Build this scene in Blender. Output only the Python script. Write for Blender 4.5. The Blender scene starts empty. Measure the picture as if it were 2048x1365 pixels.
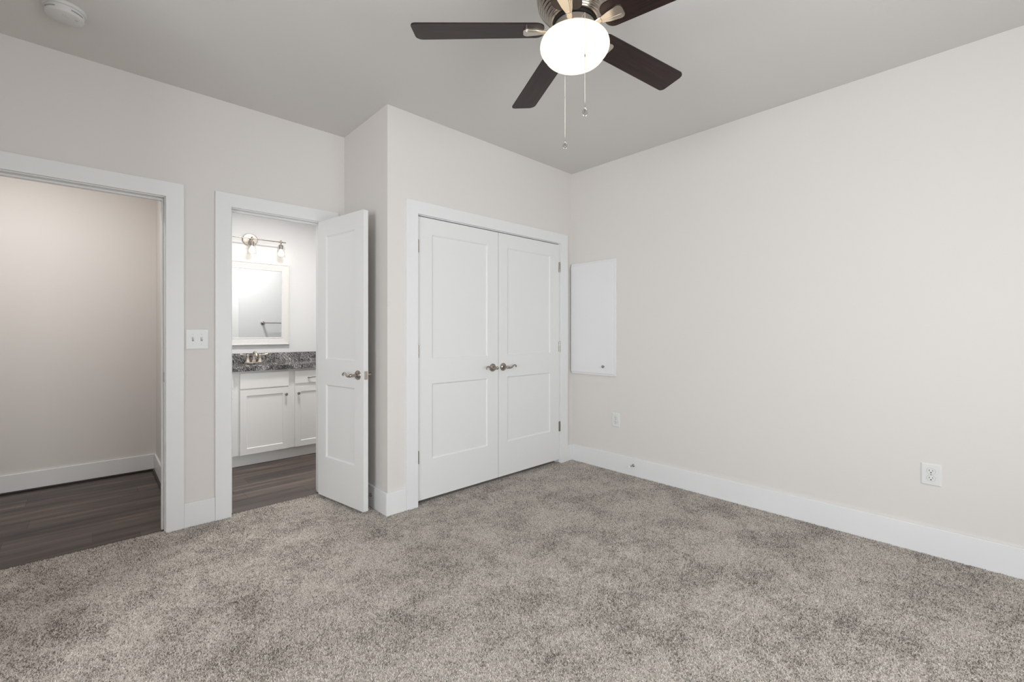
import bpy, bmesh, math, random
from mathutils import Vector, Matrix
random.seed(7)
PI = math.pi
R = math.radians
scene = bpy.context.scene
COL = scene.collection

# ------------------------------------------------------------------ camera
FPX, HX, HY, CAMZ = 891.0, 1024.0, 665.0, 1.22
HEAD = math.degrees(math.atan2(948.0, 891.0))      # angle from view axis to the +X axis
cam = bpy.data.cameras.new('camera')
cam.sensor_width = 36.0
cam.lens = FPX / 2048.0 * 36.0
cam.shift_x = 0.0
cam.shift_y = -(682.5 - HY) / 2048.0
cam.clip_start = 0.02
cam_ob = bpy.data.objects.new('camera', cam)
COL.objects.link(cam_ob)
cam_ob.location = (0, 0, CAMZ)
cam_ob.rotation_euler = (R(90), 0, R(HEAD - 90.0))
scene.camera = cam_ob

# ------------------------------------------------------------------ view, world, daylight
scene.view_settings.view_transform = 'Standard'
scene.view_settings.look = 'None'
scene.view_settings.gamma = 1.0
scene.view_settings.use_curve_mapping = False
scene.view_settings.exposure = 0.11
scene.cycles.use_denoising = True
scene.cycles.max_bounces = 10
scene.cycles.diffuse_bounces = 5
scene.cycles_curves.subdivisions = 1
scene.cycles.use_adaptive_sampling = True
scene.cycles.adaptive_threshold = 0.05
scene.cycles.sample_clamp_indirect = 6.0

world = bpy.data.worlds.new('world')
scene.world = world
world.use_nodes = True
world.node_tree.nodes['Background'].inputs[0].default_value = (0.86, 0.93, 1.0, 1)
world.node_tree.nodes['Background'].inputs[1].default_value = 1.0


def area(name, loc, rot, sx, sy, power, color=(1, 1, 1), spread=180):
    l = bpy.data.lights.new(name, 'AREA')
    l.shape = 'RECTANGLE'
    l.size, l.size_y, l.energy, l.color = sx, sy, power, color
    l.spread = R(spread)
    o = bpy.data.objects.new(name, l)
    COL.objects.link(o)
    o.location, o.rotation_euler = loc, rot
    return o


def point(name, loc, power, color, radius=0.04):
    l = bpy.data.lights.new(name, 'POINT')
    l.energy, l.color, l.shadow_soft_size = power, color, radius
    o = bpy.data.objects.new(name, l)
    COL.objects.link(o)
    o.location = loc
    return o


# room extents
XL, XR = -2.20, 3.361           # near left wall, right wall
YB = -1.30                      # back wall (behind the camera)
YL = 3.436                      # wall with the hall and bathroom doorways
YC = 2.735                      # closet front
XC = 1.430                      # closet return
H = 2.743
T = 0.12
YF = 5.08                       # hall far wall
YBF = 5.13                      # bathroom far wall
XH = 0.408                      # hall right wall
XB0, XB1 = XH + T, 2.45         # bathroom

# guessed unseen windows, added for the daylight: (x0, x1, z0, z1) in the back wall, (y0, y1, z0, z1) in the near left wall
WIN_B = (0.30, 2.20, 0.60, 2.10)
WIN_L = (-0.70, 1.00, 0.60, 2.10)
DAY = (0.94, 0.97, 1.0)
area('added_daylight_back', ((WIN_B[0] + WIN_B[1]) / 2, YB - T - 0.05, 1.35), (R(90), 0, 0), 1.9, 1.5, 61, DAY)  # area light as daylight through the guessed back window
area('added_daylight_side', (XL - T - 0.05, (WIN_L[0] + WIN_L[1]) / 2, 1.35), (R(90), 0, R(-90)), 1.7, 1.5, 112, DAY)  # area light as daylight through the guessed side window

# ------------------------------------------------------------------ materials
MATS = {}


def mat(name, color=(0.8, 0.8, 0.8), rough=0.5, metal=0.0, spec=0.5, emit=None, estr=0.0):
    m = bpy.data.materials.new(name)
    m.use_nodes = True
    b = m.node_tree.nodes['Principled BSDF']
    b.inputs['Base Color'].default_value = (*color, 1)
    b.inputs['Roughness'].default_value = rough
    b.inputs['Metallic'].default_value = metal
    b.inputs['Specular IOR Level'].default_value = spec
    if emit:
        b.inputs['Emission Color'].default_value = (*emit, 1)
        b.inputs['Emission Strength'].default_value = estr
    MATS[name] = m
    return m


def nd(m, typ, **kw):
    n = m.node_tree.nodes.new(typ)
    for k, v in kw.items():
        if k in n.inputs:
            n.inputs[k].default_value = v
        else:
            setattr(n, k, v)
    return n


def ln(m, a, b):
    m.node_tree.links.new(a, b)


def coords(m, scale=(1, 1, 1), rot=(0, 0, 0)):
    tc = nd(m, 'ShaderNodeTexCoord')
    mp = nd(m, 'ShaderNodeMapping')
    mp.inputs['Scale'].default_value = scale
    mp.inputs['Rotation'].default_value = rot
    ln(m, tc.outputs['Object'], mp.inputs['Vector'])
    return mp.outputs['Vector']


def ramp(m, fac, stops):
    r = nd(m, 'ShaderNodeValToRGB')
    e = r.color_ramp.elements
    while len(e) < len(stops):
        e.new(0.5)
    for i, (p, c) in enumerate(stops):
        e[i].position = p
        e[i].color = (*c, 1)
    ln(m, fac, r.inputs['Fac'])
    return r.outputs['Color']


def bump(m, h, strength, dist=0.001):
    b = nd(m, 'ShaderNodeBump')
    b.inputs['Strength'].default_value = strength
    b.inputs['Distance'].default_value = dist
    ln(m, h, b.inputs['Height'])
    ln(m, b.outputs['Normal'], m.node_tree.nodes['Principled BSDF'].inputs['Normal'])


def paint(name, color, rough=0.6, spec=0.3, strength=0.12, scale=220):
    m = mat(name, color, rough, 0, spec)
    n = nd(m, 'ShaderNodeTexNoise', Scale=scale, Detail=2.0)
    ln(m, coords(m), n.inputs['Vector'])
    bump(m, n.outputs['Fac'], strength, 0.0006)
    return m


M_WALL = paint('wall_paint', (0.735, 0.700, 0.672), 0.75, 0.2)
M_CEIL = paint('ceiling_paint', (0.690, 0.668, 0.645), 0.9, 0.1, 0.2, 140)
M_BATH = paint('bathroom_paint', (0.69, 0.695, 0.70), 0.7, 0.2)
M_TRIM = paint('trim_paint', (0.800, 0.800, 0.798), 0.38, 0.4, 0.03, 60)
M_DOOR = paint('door_paint', (0.790, 0.788, 0.780), 0.42, 0.4, 0.03, 60)
M_CAB = paint('cabinet_paint', (0.835, 0.828, 0.805), 0.4, 0.4, 0.02, 60)
M_PLASTIC = mat('white_plastic', (0.75, 0.75, 0.735), 0.35)
M_DETECTOR = mat('off_white_plastic', (0.66, 0.65, 0.63), 0.45)
M_SLOT = mat('dark_slot', (0.02, 0.02, 0.02), 0.8)
M_GREYMARK = mat('grey_marking', (0.34, 0.335, 0.33), 0.7)
M_NICKEL = mat('brushed_nickel', (0.40, 0.36, 0.32), 0.27, 1.0)
n_ = nd(M_NICKEL, 'ShaderNodeTexNoise', Scale=30.0, Detail=2.0)
ln(M_NICKEL, coords(M_NICKEL, (1, 1, 60)), n_.inputs['Vector'])
bump(M_NICKEL, n_.outputs['Fac'], 0.08, 0.0005)
M_SATIN = mat('satin_nickel', (0.62, 0.56, 0.49), 0.30, 1.0)
M_DARKMETAL = mat('dark_nickel', (0.33, 0.32, 0.31), 0.35, 1.0)
M_RUBBER = mat('white_rubber', (0.82, 0.82, 0.80), 0.6)
M_MIRROR = mat('mirror_silver', (0.86, 0.885, 0.885), 0.01, 1.0)
M_PORC = mat('white_porcelain', (0.85, 0.85, 0.84), 0.12)
M_BLACK = mat('matte_black', (0.012, 0.011, 0.010), 0.7)
M_SHOE = mat('dark_shoe_wood', (0.035, 0.027, 0.022), 0.5)
M_GLOBE = mat('lit_opal_glass', (0.30, 0.28, 0.25), 0.25, 0, 0.5, (1.0, 0.87, 0.68), 1.12)
M_BULB = mat('lit_bulb', (1, 1, 1), 0.3, 0, 0.5, (1.0, 0.86, 0.70), 4.0)

# clear glass that lets light through
M_GLASS = bpy.data.materials.new('clear_glass')
M_GLASS.use_nodes = True
nt = M_GLASS.node_tree
nt.nodes.remove(nt.nodes['Principled BSDF'])
tr = nt.nodes.new('ShaderNodeBsdfTransparent')
tr.inputs[0].default_value = (0.97, 0.98, 0.98, 1)
gl = nt.nodes.new('ShaderNodeBsdfGlossy')
gl.inputs['Roughness'].default_value = 0.03
lw = nt.nodes.new('ShaderNodeLayerWeight')
lw.inputs['Blend'].default_value = 0.12
fr = nt.nodes.new('ShaderNodeMath')
fr.operation = 'MULTIPLY_ADD'
fr.inputs[1].default_value = 0.5
fr.inputs[2].default_value = 0.03
nt.links.new(lw.outputs['Facing'], fr.inputs[0])
mx = nt.nodes.new('ShaderNodeMixShader')
nt.links.new(fr.outputs[0], mx.inputs[0])
nt.links.new(tr.outputs[0], mx.inputs[1])
nt.links.new(gl.outputs[0], mx.inputs[2])
nt.links.new(mx.outputs[0], nt.nodes['Material Output'].inputs['Surface'])


# --- frieze carpet: backing plus twisted yarn ends in light and dark tones
def carpet_mat(name, strands):
    m = mat(name, (0.3, 0.27, 0.24), 0.95, 0, 0.05)
    b = m.node_tree.nodes['Principled BSDF']
    v = coords(m)
    big = nd(m, 'ShaderNodeTexNoise', Scale=3.3, Detail=8.0, Roughness=0.82, Distortion=0.0)
    ln(m, v, big.inputs['Vector'])
    rnd = nd(m, 'ShaderNodeTexNoise', Scale=170.0, Detail=2.0, Roughness=0.6)
    ln(m, v, rnd.inputs['Vector'])
    if strands:
        hi = nd(m, 'ShaderNodeHairInfo')
        rsrc = hi.outputs['Random']
    else:
        rsrc = rnd.outputs['Fac']
    # brushed areas show more of the dark yarn
    patch = nd(m, 'ShaderNodeMapRange')
    patch.inputs['From Min'].default_value = 0.36
    patch.inputs['From Max'].default_value = 0.56
    patch.inputs['To Min'].default_value = -CARPET_SHIFT
    patch.inputs['To Max'].default_value = 0.08
    ln(m, big.outputs['Fac'], patch.inputs['Value'])
    sh = nd(m, 'ShaderNodeMath', operation='MULTIPLY_ADD')
    ln(m, rsrc, sh.inputs[0])
    sh.inputs[1].default_value = 0.95
    ln(m, patch.outputs[0], sh.inputs[2])
    col = ramp(m, sh.outputs[0], [(0.0, (0.16, 0.138, 0.122)), (0.22, (0.36, 0.318, 0.285)),
                                  (0.45, (0.545, 0.497, 0.452)), (0.95, (0.76, 0.705, 0.650))])
    ln(m, col, b.inputs['Base Color'])
    return m


CARPET_SHIFT = 0.27
M_CARPET = carpet_mat('carpet_backing', False)
M_PILE = carpet_mat('carpet_yarn', True)


# --- dark vinyl planks running along X
def plank_mat():
    m = mat('dark_wood_planks', (0.1, 0.08, 0.07), 0.42, 0, 0.4)
    b = m.node_tree.nodes['Principled BSDF']
    v = coords(m)
    br = nd(m, 'ShaderNodeTexBrick')
    br.offset = 0.0
    br.inputs['Color1'].default_value = (0, 0, 0, 1)
    br.inputs['Color2'].default_value = (1, 1, 1, 1)
    br.inputs['Mortar'].default_value = (0.5, 0.5, 0.5, 1)
    br.inputs['Scale'].default_value = 1.0
    br.inputs['Mortar Size'].default_value = 0.0012
    br.inputs['Mortar Smooth'].default_value = 0.1
    br.inputs['Bias'].default_value = 0.0
    br.inputs['Brick Width'].default_value = 1.22
    br.inputs['Row Height'].default_value = 0.178
    sp = nd(m, 'ShaderNodeSeparateXYZ')
    ln(m, v, sp.inputs[0])
    row = nd(m, 'ShaderNodeMath', operation='DIVIDE')
    ln(m, sp.outputs['Y'], row.inputs[0])
    row.inputs[1].default_value = 0.178
    fl = nd(m, 'ShaderNodeMath', operation='FLOOR')
    ln(m, row.outputs[0], fl.inputs[0])
    wn = nd(m, 'ShaderNodeTexWhiteNoise', noise_dimensions='1D')
    ln(m, fl.outputs[0], wn.inputs['W'])
    sx = nd(m, 'ShaderNodeMath', operation='MULTIPLY_ADD')
    ln(m, wn.outputs['Value'], sx.inputs[0])
    sx.inputs[1].default_value = 1.22
    ln(m, sp.outputs['X'], sx.inputs[2])
    cb = nd(m, 'ShaderNodeCombineXYZ')
    ln(m, sx.outputs[0], cb.inputs['X'])
    ln(m, sp.outputs['Y'], cb.inputs['Y'])
    ln(m, cb.outputs[0], br.inputs['Vector'])
    g = nd(m, 'ShaderNodeTexNoise', Scale=1.0, Detail=6.0, Roughness=0.6, Distortion=0.5)
    mp = nd(m, 'ShaderNodeMapping')
    mp.inputs['Scale'].default_value = (1.3, 17.0, 1.0)
    ln(m, v, mp.inputs['Vector'])
    ln(m, mp.outputs[0], g.inputs['Vector'])
    s = nd(m, 'ShaderNodeMath', operation='MULTIPLY_ADD')
    ln(m, br.outputs['Color'], s.inputs[0])
    s.inputs[1].default_value = 0.20
    ln(m, g.outputs['Fac'], s.inputs[2])
    col = ramp(m, s.outputs[0], [(0.36, (0.032, 0.025, 0.023)), (0.55, (0.066, 0.052, 0.046)),
                                 (0.68, (0.100, 0.077, 0.066)), (0.82, (0.165, 0.124, 0.098))])
    mxn = nd(m, 'ShaderNodeMix', data_type='RGBA')
    ln(m, br.outputs['Fac'], mxn.inputs[0])
    ln(m, col, mxn.inputs[6])
    mxn.inputs[7].default_value = (0.018, 0.014, 0.012, 1)
    ln(m, mxn.outputs[2], b.inputs['Base Color'])
    bump(m, g.outputs['Fac'], 0.15, 0.001)
    return m


M_PLANK = plank_mat()


# --- grey, black and white streaked granite
def granite_mat():
    m = mat('streaked_granite', (0.3, 0.3, 0.3), 0.12, 0, 0.5)
    b = m.node_tree.nodes['Principled BSDF']
    v = coords(m, (1, 1, 1), (0, R(-57), R(25)))
    mp = nd(m, 'ShaderNodeMapping')
    mp.inputs['Scale'].default_value = (8.0, 120.0, 150.0)
    ln(m, v, mp.inputs['Vector'])
    n1 = nd(m, 'ShaderNodeTexNoise', Scale=1.0, Detail=5.0, Roughness=0.7, Distortion=0.8)
    ln(m, mp.outputs[0], n1.inputs['Vector'])
    n2 = nd(m, 'ShaderNodeTexNoise', Scale=7.0, Detail=2.0)
    ln(m, v, n2.inputs['Vector'])
    s = nd(m, 'ShaderNodeMath', operation='MULTIPLY_ADD')
    ln(m, n2.outputs['Fac'], s.inputs[0])
    s.inputs[1].default_value = 0.3
    ln(m, n1.outputs['Fac'], s.inputs[2])
    col = ramp(m, s.outputs[0], [(0.52, (0.015, 0.015, 0.016)), (0.62, (0.09, 0.087, 0.087)),
                                 (0.70, (0.25, 0.243, 0.24)), (0.80, (0.60, 0.59, 0.58))])
    ln(m, col, b.inputs['Base Color'])
    return m


M_GRANITE = granite_mat()


# --- dark cherry fan blade, grain along local X
def blade_mat():
    m = mat('dark_cherry_blade', (0.04, 0.015, 0.012), 0.36, 0, 0.28)
    b = m.node_tree.nodes['Principled BSDF']
    v = coords(m, (3.0, 55.0, 10.0))
    n = nd(m, 'ShaderNodeTexNoise', Scale=1.0, Detail=5.0, Roughness=0.6, Distortion=0.4)
    ln(m, v, n.inputs['Vector'])
    col = ramp(m, n.outputs['Fac'], [(0.35, (0.014, 0.0078, 0.0068)), (0.65, (0.036, 0.017, 0.0145))])
    ln(m, col, b.inputs['Base Color'])
    return m


M_BLADE = blade_mat()


# --- embossed white mirror frame
def frame_mat():
    m = mat('embossed_white_frame', (0.68, 0.675, 0.66), 0.45, 0, 0.4)
    v = coords(m, (1, 1, 1), (0, R(45), 0))
    w1 = nd(m, 'ShaderNodeTexWave', Scale=22.0, Distortion=1.5)
    w1.bands_direction = 'X'
    w2 = nd(m, 'ShaderNodeTexWave', Scale=22.0, Distortion=1.5)
    w2.bands_direction = 'Z'
    ln(m, v, w1.inputs['Vector'])
    ln(m, v, w2.inputs['Vector'])
    mm = nd(m, 'ShaderNodeMath', operation='MAXIMUM')
    ln(m, w1.outputs['Fac'], mm.inputs[0])
    ln(m, w2.outputs['Fac'], mm.inputs[1])
    bump(m, mm.outputs[0], 0.2, 0.004)
    return m


M_FRAME = frame_mat()


# ------------------------------------------------------------------ mesh helpers
def box(bm, x0, x1, y0, y1, z0, z1):
    vs = [bm.verts.new((x, y, z)) for z in (z0, z1) for y in (y0, y1) for x in (x0, x1)]
    for f in ((0, 2, 3, 1), (4, 5, 7, 6), (0, 1, 5, 4), (1, 3, 7, 5), (3, 2, 6, 7), (2, 0, 4, 6)):
        bm.faces.new([vs[i] for i in f])


def lathe(bm, prof, n=48, M=Matrix.Identity(4), close=False):
    """prof: (radius, height) list revolved about local Z, placed by M."""
    rings = []
    for r, z in prof:
        if r < 1e-6:
            rings.append([bm.verts.new(M @ Vector((0, 0, z)))])
        else:
            rings.append([bm.verts.new(M @ Vector((r * math.cos(2 * PI * i / n), r * math.sin(2 * PI * i / n), z)))
                          for i in range(n)])
    for a, b in zip(rings, rings[1:]):
        if len(a) == 1 and len(b) == 1:
            continue
        for i in range(n):
            j = (i + 1) % n
            if len(a) == 1:
                bm.faces.new((a[0], b[j], b[i]))
            elif len(b) == 1:
                bm.faces.new((a[i], a[j], b[0]))
            else:
                bm.faces.new((a[i], a[j], b[j], b[i]))


def tube(bm, pts, radii, n=12, flat=1.0, up=Vector((0, 0, 1))):
    pts = [Vector(p) for p in pts]
    if not isinstance(radii, (list, tuple)):
        radii = [radii] * len(pts)
    rings = []
    for i, p in enumerate(pts):
        d = (pts[min(i + 1, len(pts) - 1)] - pts[max(i - 1, 0)]).normalized()
        u = up if abs(d.dot(up)) < 0.95 else Vector((1, 0, 0))
        s = d.cross(u).normalized()
        t = s.cross(d).normalized()
        rings.append([bm.verts.new(p + radii[i] * (math.cos(2 * PI * k / n) * s + flat * math.sin(2 * PI * k / n) * t))
                      for k in range(n)])
    for a, b in zip(rings, rings[1:]):
        for k in range(n):
            j = (k + 1) % n
            bm.faces.new((a[k], a[j], b[j], b[k]))
    bm.faces.new(rings[0][::-1])
    bm.faces.new(rings[-1])


def spline(pts, sub=6):
    """Catmull-Rom through points of any dimension."""
    out = []
    P = [pts[0]] + list(pts) + [pts[-1]]
    for i in range(1, len(P) - 2):
        for k in range(sub):
            t = k / sub
            out.append(tuple(0.5 * ((2 * b) + (-a + c) * t + (2 * a - 5 * b + 4 * c - d) * t * t +
                                    (-a + 3 * b - 3 * c + d) * t ** 3)
                             for a, b, c, d in zip(P[i - 1], P[i], P[i + 1], P[i + 2])))
    out.append(tuple(pts[-1]))
    return out


def prism(bm, outline, z0, z1, M=Matrix.Identity(4)):
    """closed outline of (x, y), extruded along local Z."""
    a = [bm.verts.new(M @ Vector((x, y, z0))) for x, y in outline]
    b = [bm.verts.new(M @ Vector((x, y, z1))) for x, y in outline]
    n = len(a)
    bm.faces.new(a[::-1])
    bm.faces.new(b)
    for i in range(n):
        bm.faces.new((a[i], a[(i + 1) % n], b[(i + 1) % n], b[i]))


def rrect(x0, x1, y0, y1, r, n=5):
    out = []
    for cx, cy, a0 in ((x1 - r, y1 - r, 0), (x0 + r, y1 - r, 90), (x0 + r, y0 + r, 180), (x1 - r, y0 + r, 270)):
        for i in range(n + 1):
            a = R(a0 + 90 * i / n)
            out.append((cx + r * math.cos(a), cy + r * math.sin(a)))
    return out


def obj(name, bm, m, parent=None, smooth=False, bevel=0.0, M=None, seg=2):
    bmesh.ops.recalc_face_normals(bm, faces=bm.faces)
    me = bpy.data.meshes.new(name)
    bm.to_mesh(me)
    bm.free()
    o = bpy.data.objects.new(name, me)
    COL.objects.link(o)
    me.materials.append(m)
    if smooth:
        for p in me.polygons:
            p.use_smooth = True
        if smooth != 'all':
            me.set_sharp_from_angle(angle=R(38))
    if bevel:
        b = o.modifiers.new('bevel', 'BEVEL')
        b.width, b.segments, b.limit_method, b.angle_limit = bevel, seg, 'ANGLE', R(50)
        b.harden_normals = False
    if parent is not None:
        o.parent = parent
    if M is not None:
        o.matrix_local = M
    return o


def tag(o, label, cat, group=None, kind=None):
    o['label'] = label
    o['category'] = cat
    if group:
        o['group'] = group
    if kind:
        o['kind'] = kind
    return o


def thing(name, loc, rotz=0.0, label=None, cat=None, group=None, kind=None):
    o = bpy.data.objects.new(name, None)
    o.empty_display_size = 0.05
    COL.objects.link(o)
    o.location = loc
    o.rotation_euler = (0, 0, rotz)
    return tag(o, label, cat, group, kind)


def copy_tree(o, parent=None):
    c = o.copy()
    COL.objects.link(c)
    if parent is not None:
        c.parent = parent
    for ch in [x for x in bpy.data.objects if x.parent == o]:
        copy_tree(ch, c)
    return c


def B():
    return bmesh.new()


def rotM(loc=(0, 0, 0), rx=0, ry=0, rz=0):
    return Matrix.Translation(loc) @ Matrix.Rotation(rz, 4, 'Z') @ Matrix.Rotation(ry, 4, 'Y') @ Matrix.Rotation(rx, 4, 'X')


TO_MINUS_Y = Matrix.Rotation(PI / 2, 4, 'X')      # local +Z -> -Y


def struct(name, bm, m, label, cat, bevel=0.0, smooth=False):
    return tag(obj(name, bm, m, bevel=bevel, smooth=smooth), label, cat, kind='structure')


# wall parallel to X with openings [(x0, x1, z0, z1)]
def wall_x(bm, x0, x1, y0, y1, ops=(), z1=H):
    cur = x0
    for (a, b, za, zb) in sorted(ops):
        box(bm, cur, a, y0, y1, 0, z1)
        if za > 0:
            box(bm, a, b, y0, y1, 0, za)
        box(bm, a, b, y0, y1, zb, z1)
        cur = b
    box(bm, cur, x1, y0, y1, 0, z1)


def wall_y(bm, x0, x1, y0, y1, ops=(), z1=H):
    cur = y0
    for (a, b, za, zb) in sorted(ops):
        box(bm, x0, x1, cur, a, 0, z1)
        if za > 0:
            box(bm, x0, x1, a, b, 0, za)
        box(bm, x0, x1, a, b, zb, z1)
        cur = b
    box(bm, x0, x1, cur, y1, 0, z1)


# ------------------------------------------------------------------ structure
HALL_OP = (-0.515, 0.317)       # clear openings between jamb faces
BATH_OP = (0.671, 1.258)
CLO_OP = (1.660, 3.178)
HEADZ = 2.045
J = 0.02                        # jamb thickness

bm = B(); wall_x(bm, XL - T, XR, YL, YL + T, [(HALL_OP[0] - J, HALL_OP[1] + J, 0, HEADZ + J), (BATH_OP[0] - J, BATH_OP[1] + J, 0, HEADZ + J)])
wl = struct('wall_left', bm, M_WALL, 'greige painted wall holding the hall doorway and the bathroom doorway', 'wall')
bm = B(); wall_x(bm, XC, XR, YC, YC + T, [(CLO_OP[0] - J, CLO_OP[1] + J, 0, HEADZ + J)])
struct('wall_closet', bm, M_WALL, 'greige painted wall around the double closet doors', 'wall')
bm = B(); box(bm, XC, XC + T, YC + T, YL, 0, H)
struct('wall_closet_return', bm, M_WALL, 'narrow greige wall return between bathroom doorway and closet', 'wall')
bm = B(); box(bm, XR, XR + T, YB - T, YBF + T, 0, H)
struct('wall_right', bm, M_WALL, 'long plain greige wall on the right with two outlets', 'wall')
bm = B(); wall_x(bm, XL - T, XR, YB - T, YB, [(WIN_B[0], WIN_B[1], WIN_B[2], WIN_B[3])])
struct('wall_back', bm, M_WALL, 'greige wall behind the camera with an added wide window', 'wall')
bm = B(); wall_y(bm, XL - T, XL, YB, YL, [(WIN_L[0], WIN_L[1], WIN_L[2], WIN_L[3])])
struct('wall_near_left', bm, M_WALL, 'greige wall left of the camera with an added square window', 'wall')
BX, BY = -0.66, 2.00            # added unseen box, keeps side window light off the left wall
bm = B(); box(bm, XL, BX, BY, YL, 0, H)
struct('wall_daylight_blocker', bm, M_WALL, 'added unseen greige wall box blocking window light left of the hall doorway', 'wall')
bm = B(); box(bm, -2.4, XB0, YF, YF + T + 0.05, 0, H)
struct('wall_hall_far', bm, M_WALL, 'greige hall wall seen through the left doorway', 'wall')
bm = B(); box(bm, XH, XB0, YL + T, YF, 0, H)
struct('wall_hall_right', bm, M_WALL, 'short greige wall at the right end of the hall', 'wall')
bm = B(); box(bm, -2.4 - T, -2.4, YL, YF + T + 0.05, 0, H)
box(bm, -2.4, XL - T, YL, YL + T, 0, H)
struct('wall_hall_left', bm, M_WALL, 'greige wall at the far left end of the hall', 'wall')
bm = B(); box(bm, XB0, XB1 + T, YBF, YBF + T, 0, H)
struct('wall_bathroom_far', bm, M_BATH, 'bright white bathroom wall behind the mirror and vanity', 'wall')
bm = B(); box(bm, XB1, XB1 + T, YL + T, YBF, 0, H)
struct('wall_bathroom_right', bm, M_BATH, 'white wall at the right end of the bathroom', 'wall')
# white paint skins on the bathroom sides of the shared walls (thin plasterboard layers)
bm = B(); box(bm, XB0, XB0 + 0.008, YL + T + 0.008, YBF, 0, H)
struct('wall_bathroom_left', bm, M_BATH, 'white painted bathroom side of the wall shared with the hall', 'wall')
bm = B(); wall_x(bm, XB0, XB1, YL + T, YL + T + 0.008, [(BATH_OP[0] - J, BATH_OP[1] + J, 0, HEADZ + J)])
struct('wall_bathroom_near', bm, M_BATH, 'white painted bathroom side of the doorway wall', 'wall')

bm = B(); box(bm, -2.52, XR + T, YB - T, YBF + T, H, H + 0.1)
struct('ceiling', bm, M_CEIL, 'flat matte ceiling above the bedroom', 'ceiling')
CARPET_END = 3.466
BTK = 0.015
bm = B(); box(bm, XL, XR, YB, CARPET_END, -0.10, -0.007)
struct('floor', bm, M_CARPET, 'mottled grey-brown carpet covering the bedroom floor', 'carpet')
bm = B(); box(bm, -2.4, XH, CARPET_END, YF, -0.10, -0.006)
struct('floor_hall', bm, M_PLANK, 'dark brown wood planks in the hall', 'floor')
bm = B(); box(bm, XH, XB1, CARPET_END, YBF, -0.10, -0.006)
struct('floor_bathroom', bm, M_PLANK, 'dark brown wood planks in the bathroom', 'floor')


# the pile: short twisted yarn ends standing in the backing
def pile(name, areas, per_m2, length=0.0052, rad=0.0031, seed=1):
    bm = B()
    total = 0.0
    for x0, x1, y0, y1 in areas:
        total += (x1 - x0) * (y1 - y0)
        nx, ny = max(1, int((x1 - x0) / 0.25)), max(1, int((y1 - y0) / 0.25))
        vs = [[bm.verts.new((x0 + (x1 - x0) * i / nx, y0 + (y1 - y0) * j / ny, -0.005)) for i in range(nx + 1)] for j in range(ny + 1)]
        for j in range(ny):
            for i in range(nx):
                bm.faces.new((vs[j][i], vs[j][i + 1], vs[j + 1][i + 1], vs[j + 1][i]))
    o = obj(name, bm, M_CARPET)
    if o.data.polygons[0].normal.z < 0:
        o.data.flip_normals()
    o.data.materials.append(M_PILE)
    md = o.modifiers.new('yarn', 'PARTICLE_SYSTEM')
    ps = md.particle_system
    ps.seed = seed
    st = ps.settings
    st.type = 'HAIR'
    st.count = int(per_m2 * total)
    st.hair_step = 3
    st.render_step = 1
    st.emit_from = 'FACE'
    st.distribution = 'RAND'
    st.use_emit_random = True
    st.use_advanced_hair = True
    st.hair_length = length
    st.brownian_factor = 0.0
    st.normal_factor = length / 4 * 0.7
    st.factor_random = length / 4 * 1.0
    st.length_random = 0.35
    st.material = 2
    st.root_radius = 1.0
    st.tip_radius = 0.75
    st.radius_scale = rad
    st.shape = 0.0
    return o


pile_ob = pile('carpet_pile', [(BX + BTK, XR - BTK - 0.003, YB + BTK, YC - BTK - 0.003), (XL + BTK, BX + BTK, YB + BTK, BY - BTK - 0.003), (BX + BTK, XC - BTK - 0.003, YC - BTK - 0.003, YL - BTK - 0.003),
                                (HALL_OP[0] + 0.002, HALL_OP[1] - 0.002, YL - BTK - 0.003, CARPET_END - 0.003), (BATH_OP[0] + 0.002, BATH_OP[1] - 0.002, YL - BTK - 0.003, CARPET_END - 0.003),
                                (CLO_OP[0] + 0.002, CLO_OP[1] - 0.002, YC - BTK - 0.003, YC + 0.04)], 92000)
tag(pile_ob, 'short twisted grey and brown yarn pile of the bedroom carpet', 'carpet pile', kind='stuff')


# doorway trims: casing, jambs and stops of one doorway
def doorway_trim(name, op, y, label, cas_l=0.09, cas_r=0.09, top=0.09, stop_y=0.045, both=True, depth=T, proud=0.018):
    bm = B()
    a, b = op
    rv = 0.005
    for (yy0, yy1) in ((y - proud, y),) + (((y + depth, y + depth + proud),) if both else ()):
        zi, zo = HEADZ + rv, HEADZ + rv + top
        U = [(a - rv - cas_l, -0.006), (a - rv, -0.006), (a - rv, zi), (b + rv, zi), (b + rv, -0.006), (b + rv + cas_r, -0.006), (b + rv + cas_r, zo), (a - rv - cas_l, zo)]
        prism(bm, U, -yy1, -yy0, TO_MINUS_Y)
    box(bm, a - J, a, y, y + depth, 0, HEADZ + J)
    box(bm, b, b + J, y, y + depth, 0, HEADZ + J)
    box(bm, a, b, y, y + depth, HEADZ, HEADZ + J)
    s0, s1, st = y + stop_y, y + stop_y + 0.035, 0.011
    box(bm, a, a + st, s0, s1, 0, HEADZ - st)
    box(bm, b - st, b, s0, s1, 0, HEADZ - st)
    box(bm, a, b, s0, s1, HEADZ - st, HEADZ)
    return struct(name, bm, M_TRIM, label, 'door frame', bevel=0.0015)


t1 = doorway_trim('trim_1', HALL_OP, YL, 'white flat casing and jamb of the open hall doorway')
t2 = doorway_trim('trim_2', BATH_OP, YL, 'white flat casing and jamb of the bathroom doorway', cas_l=0.09, cas_r=0.114)
t3 = doorway_trim('trim_3', CLO_OP, YC, 'white flat casing around the double closet doors', cas_l=0.09, cas_r=0.10, stop_y=0.042, both=False)
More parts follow.
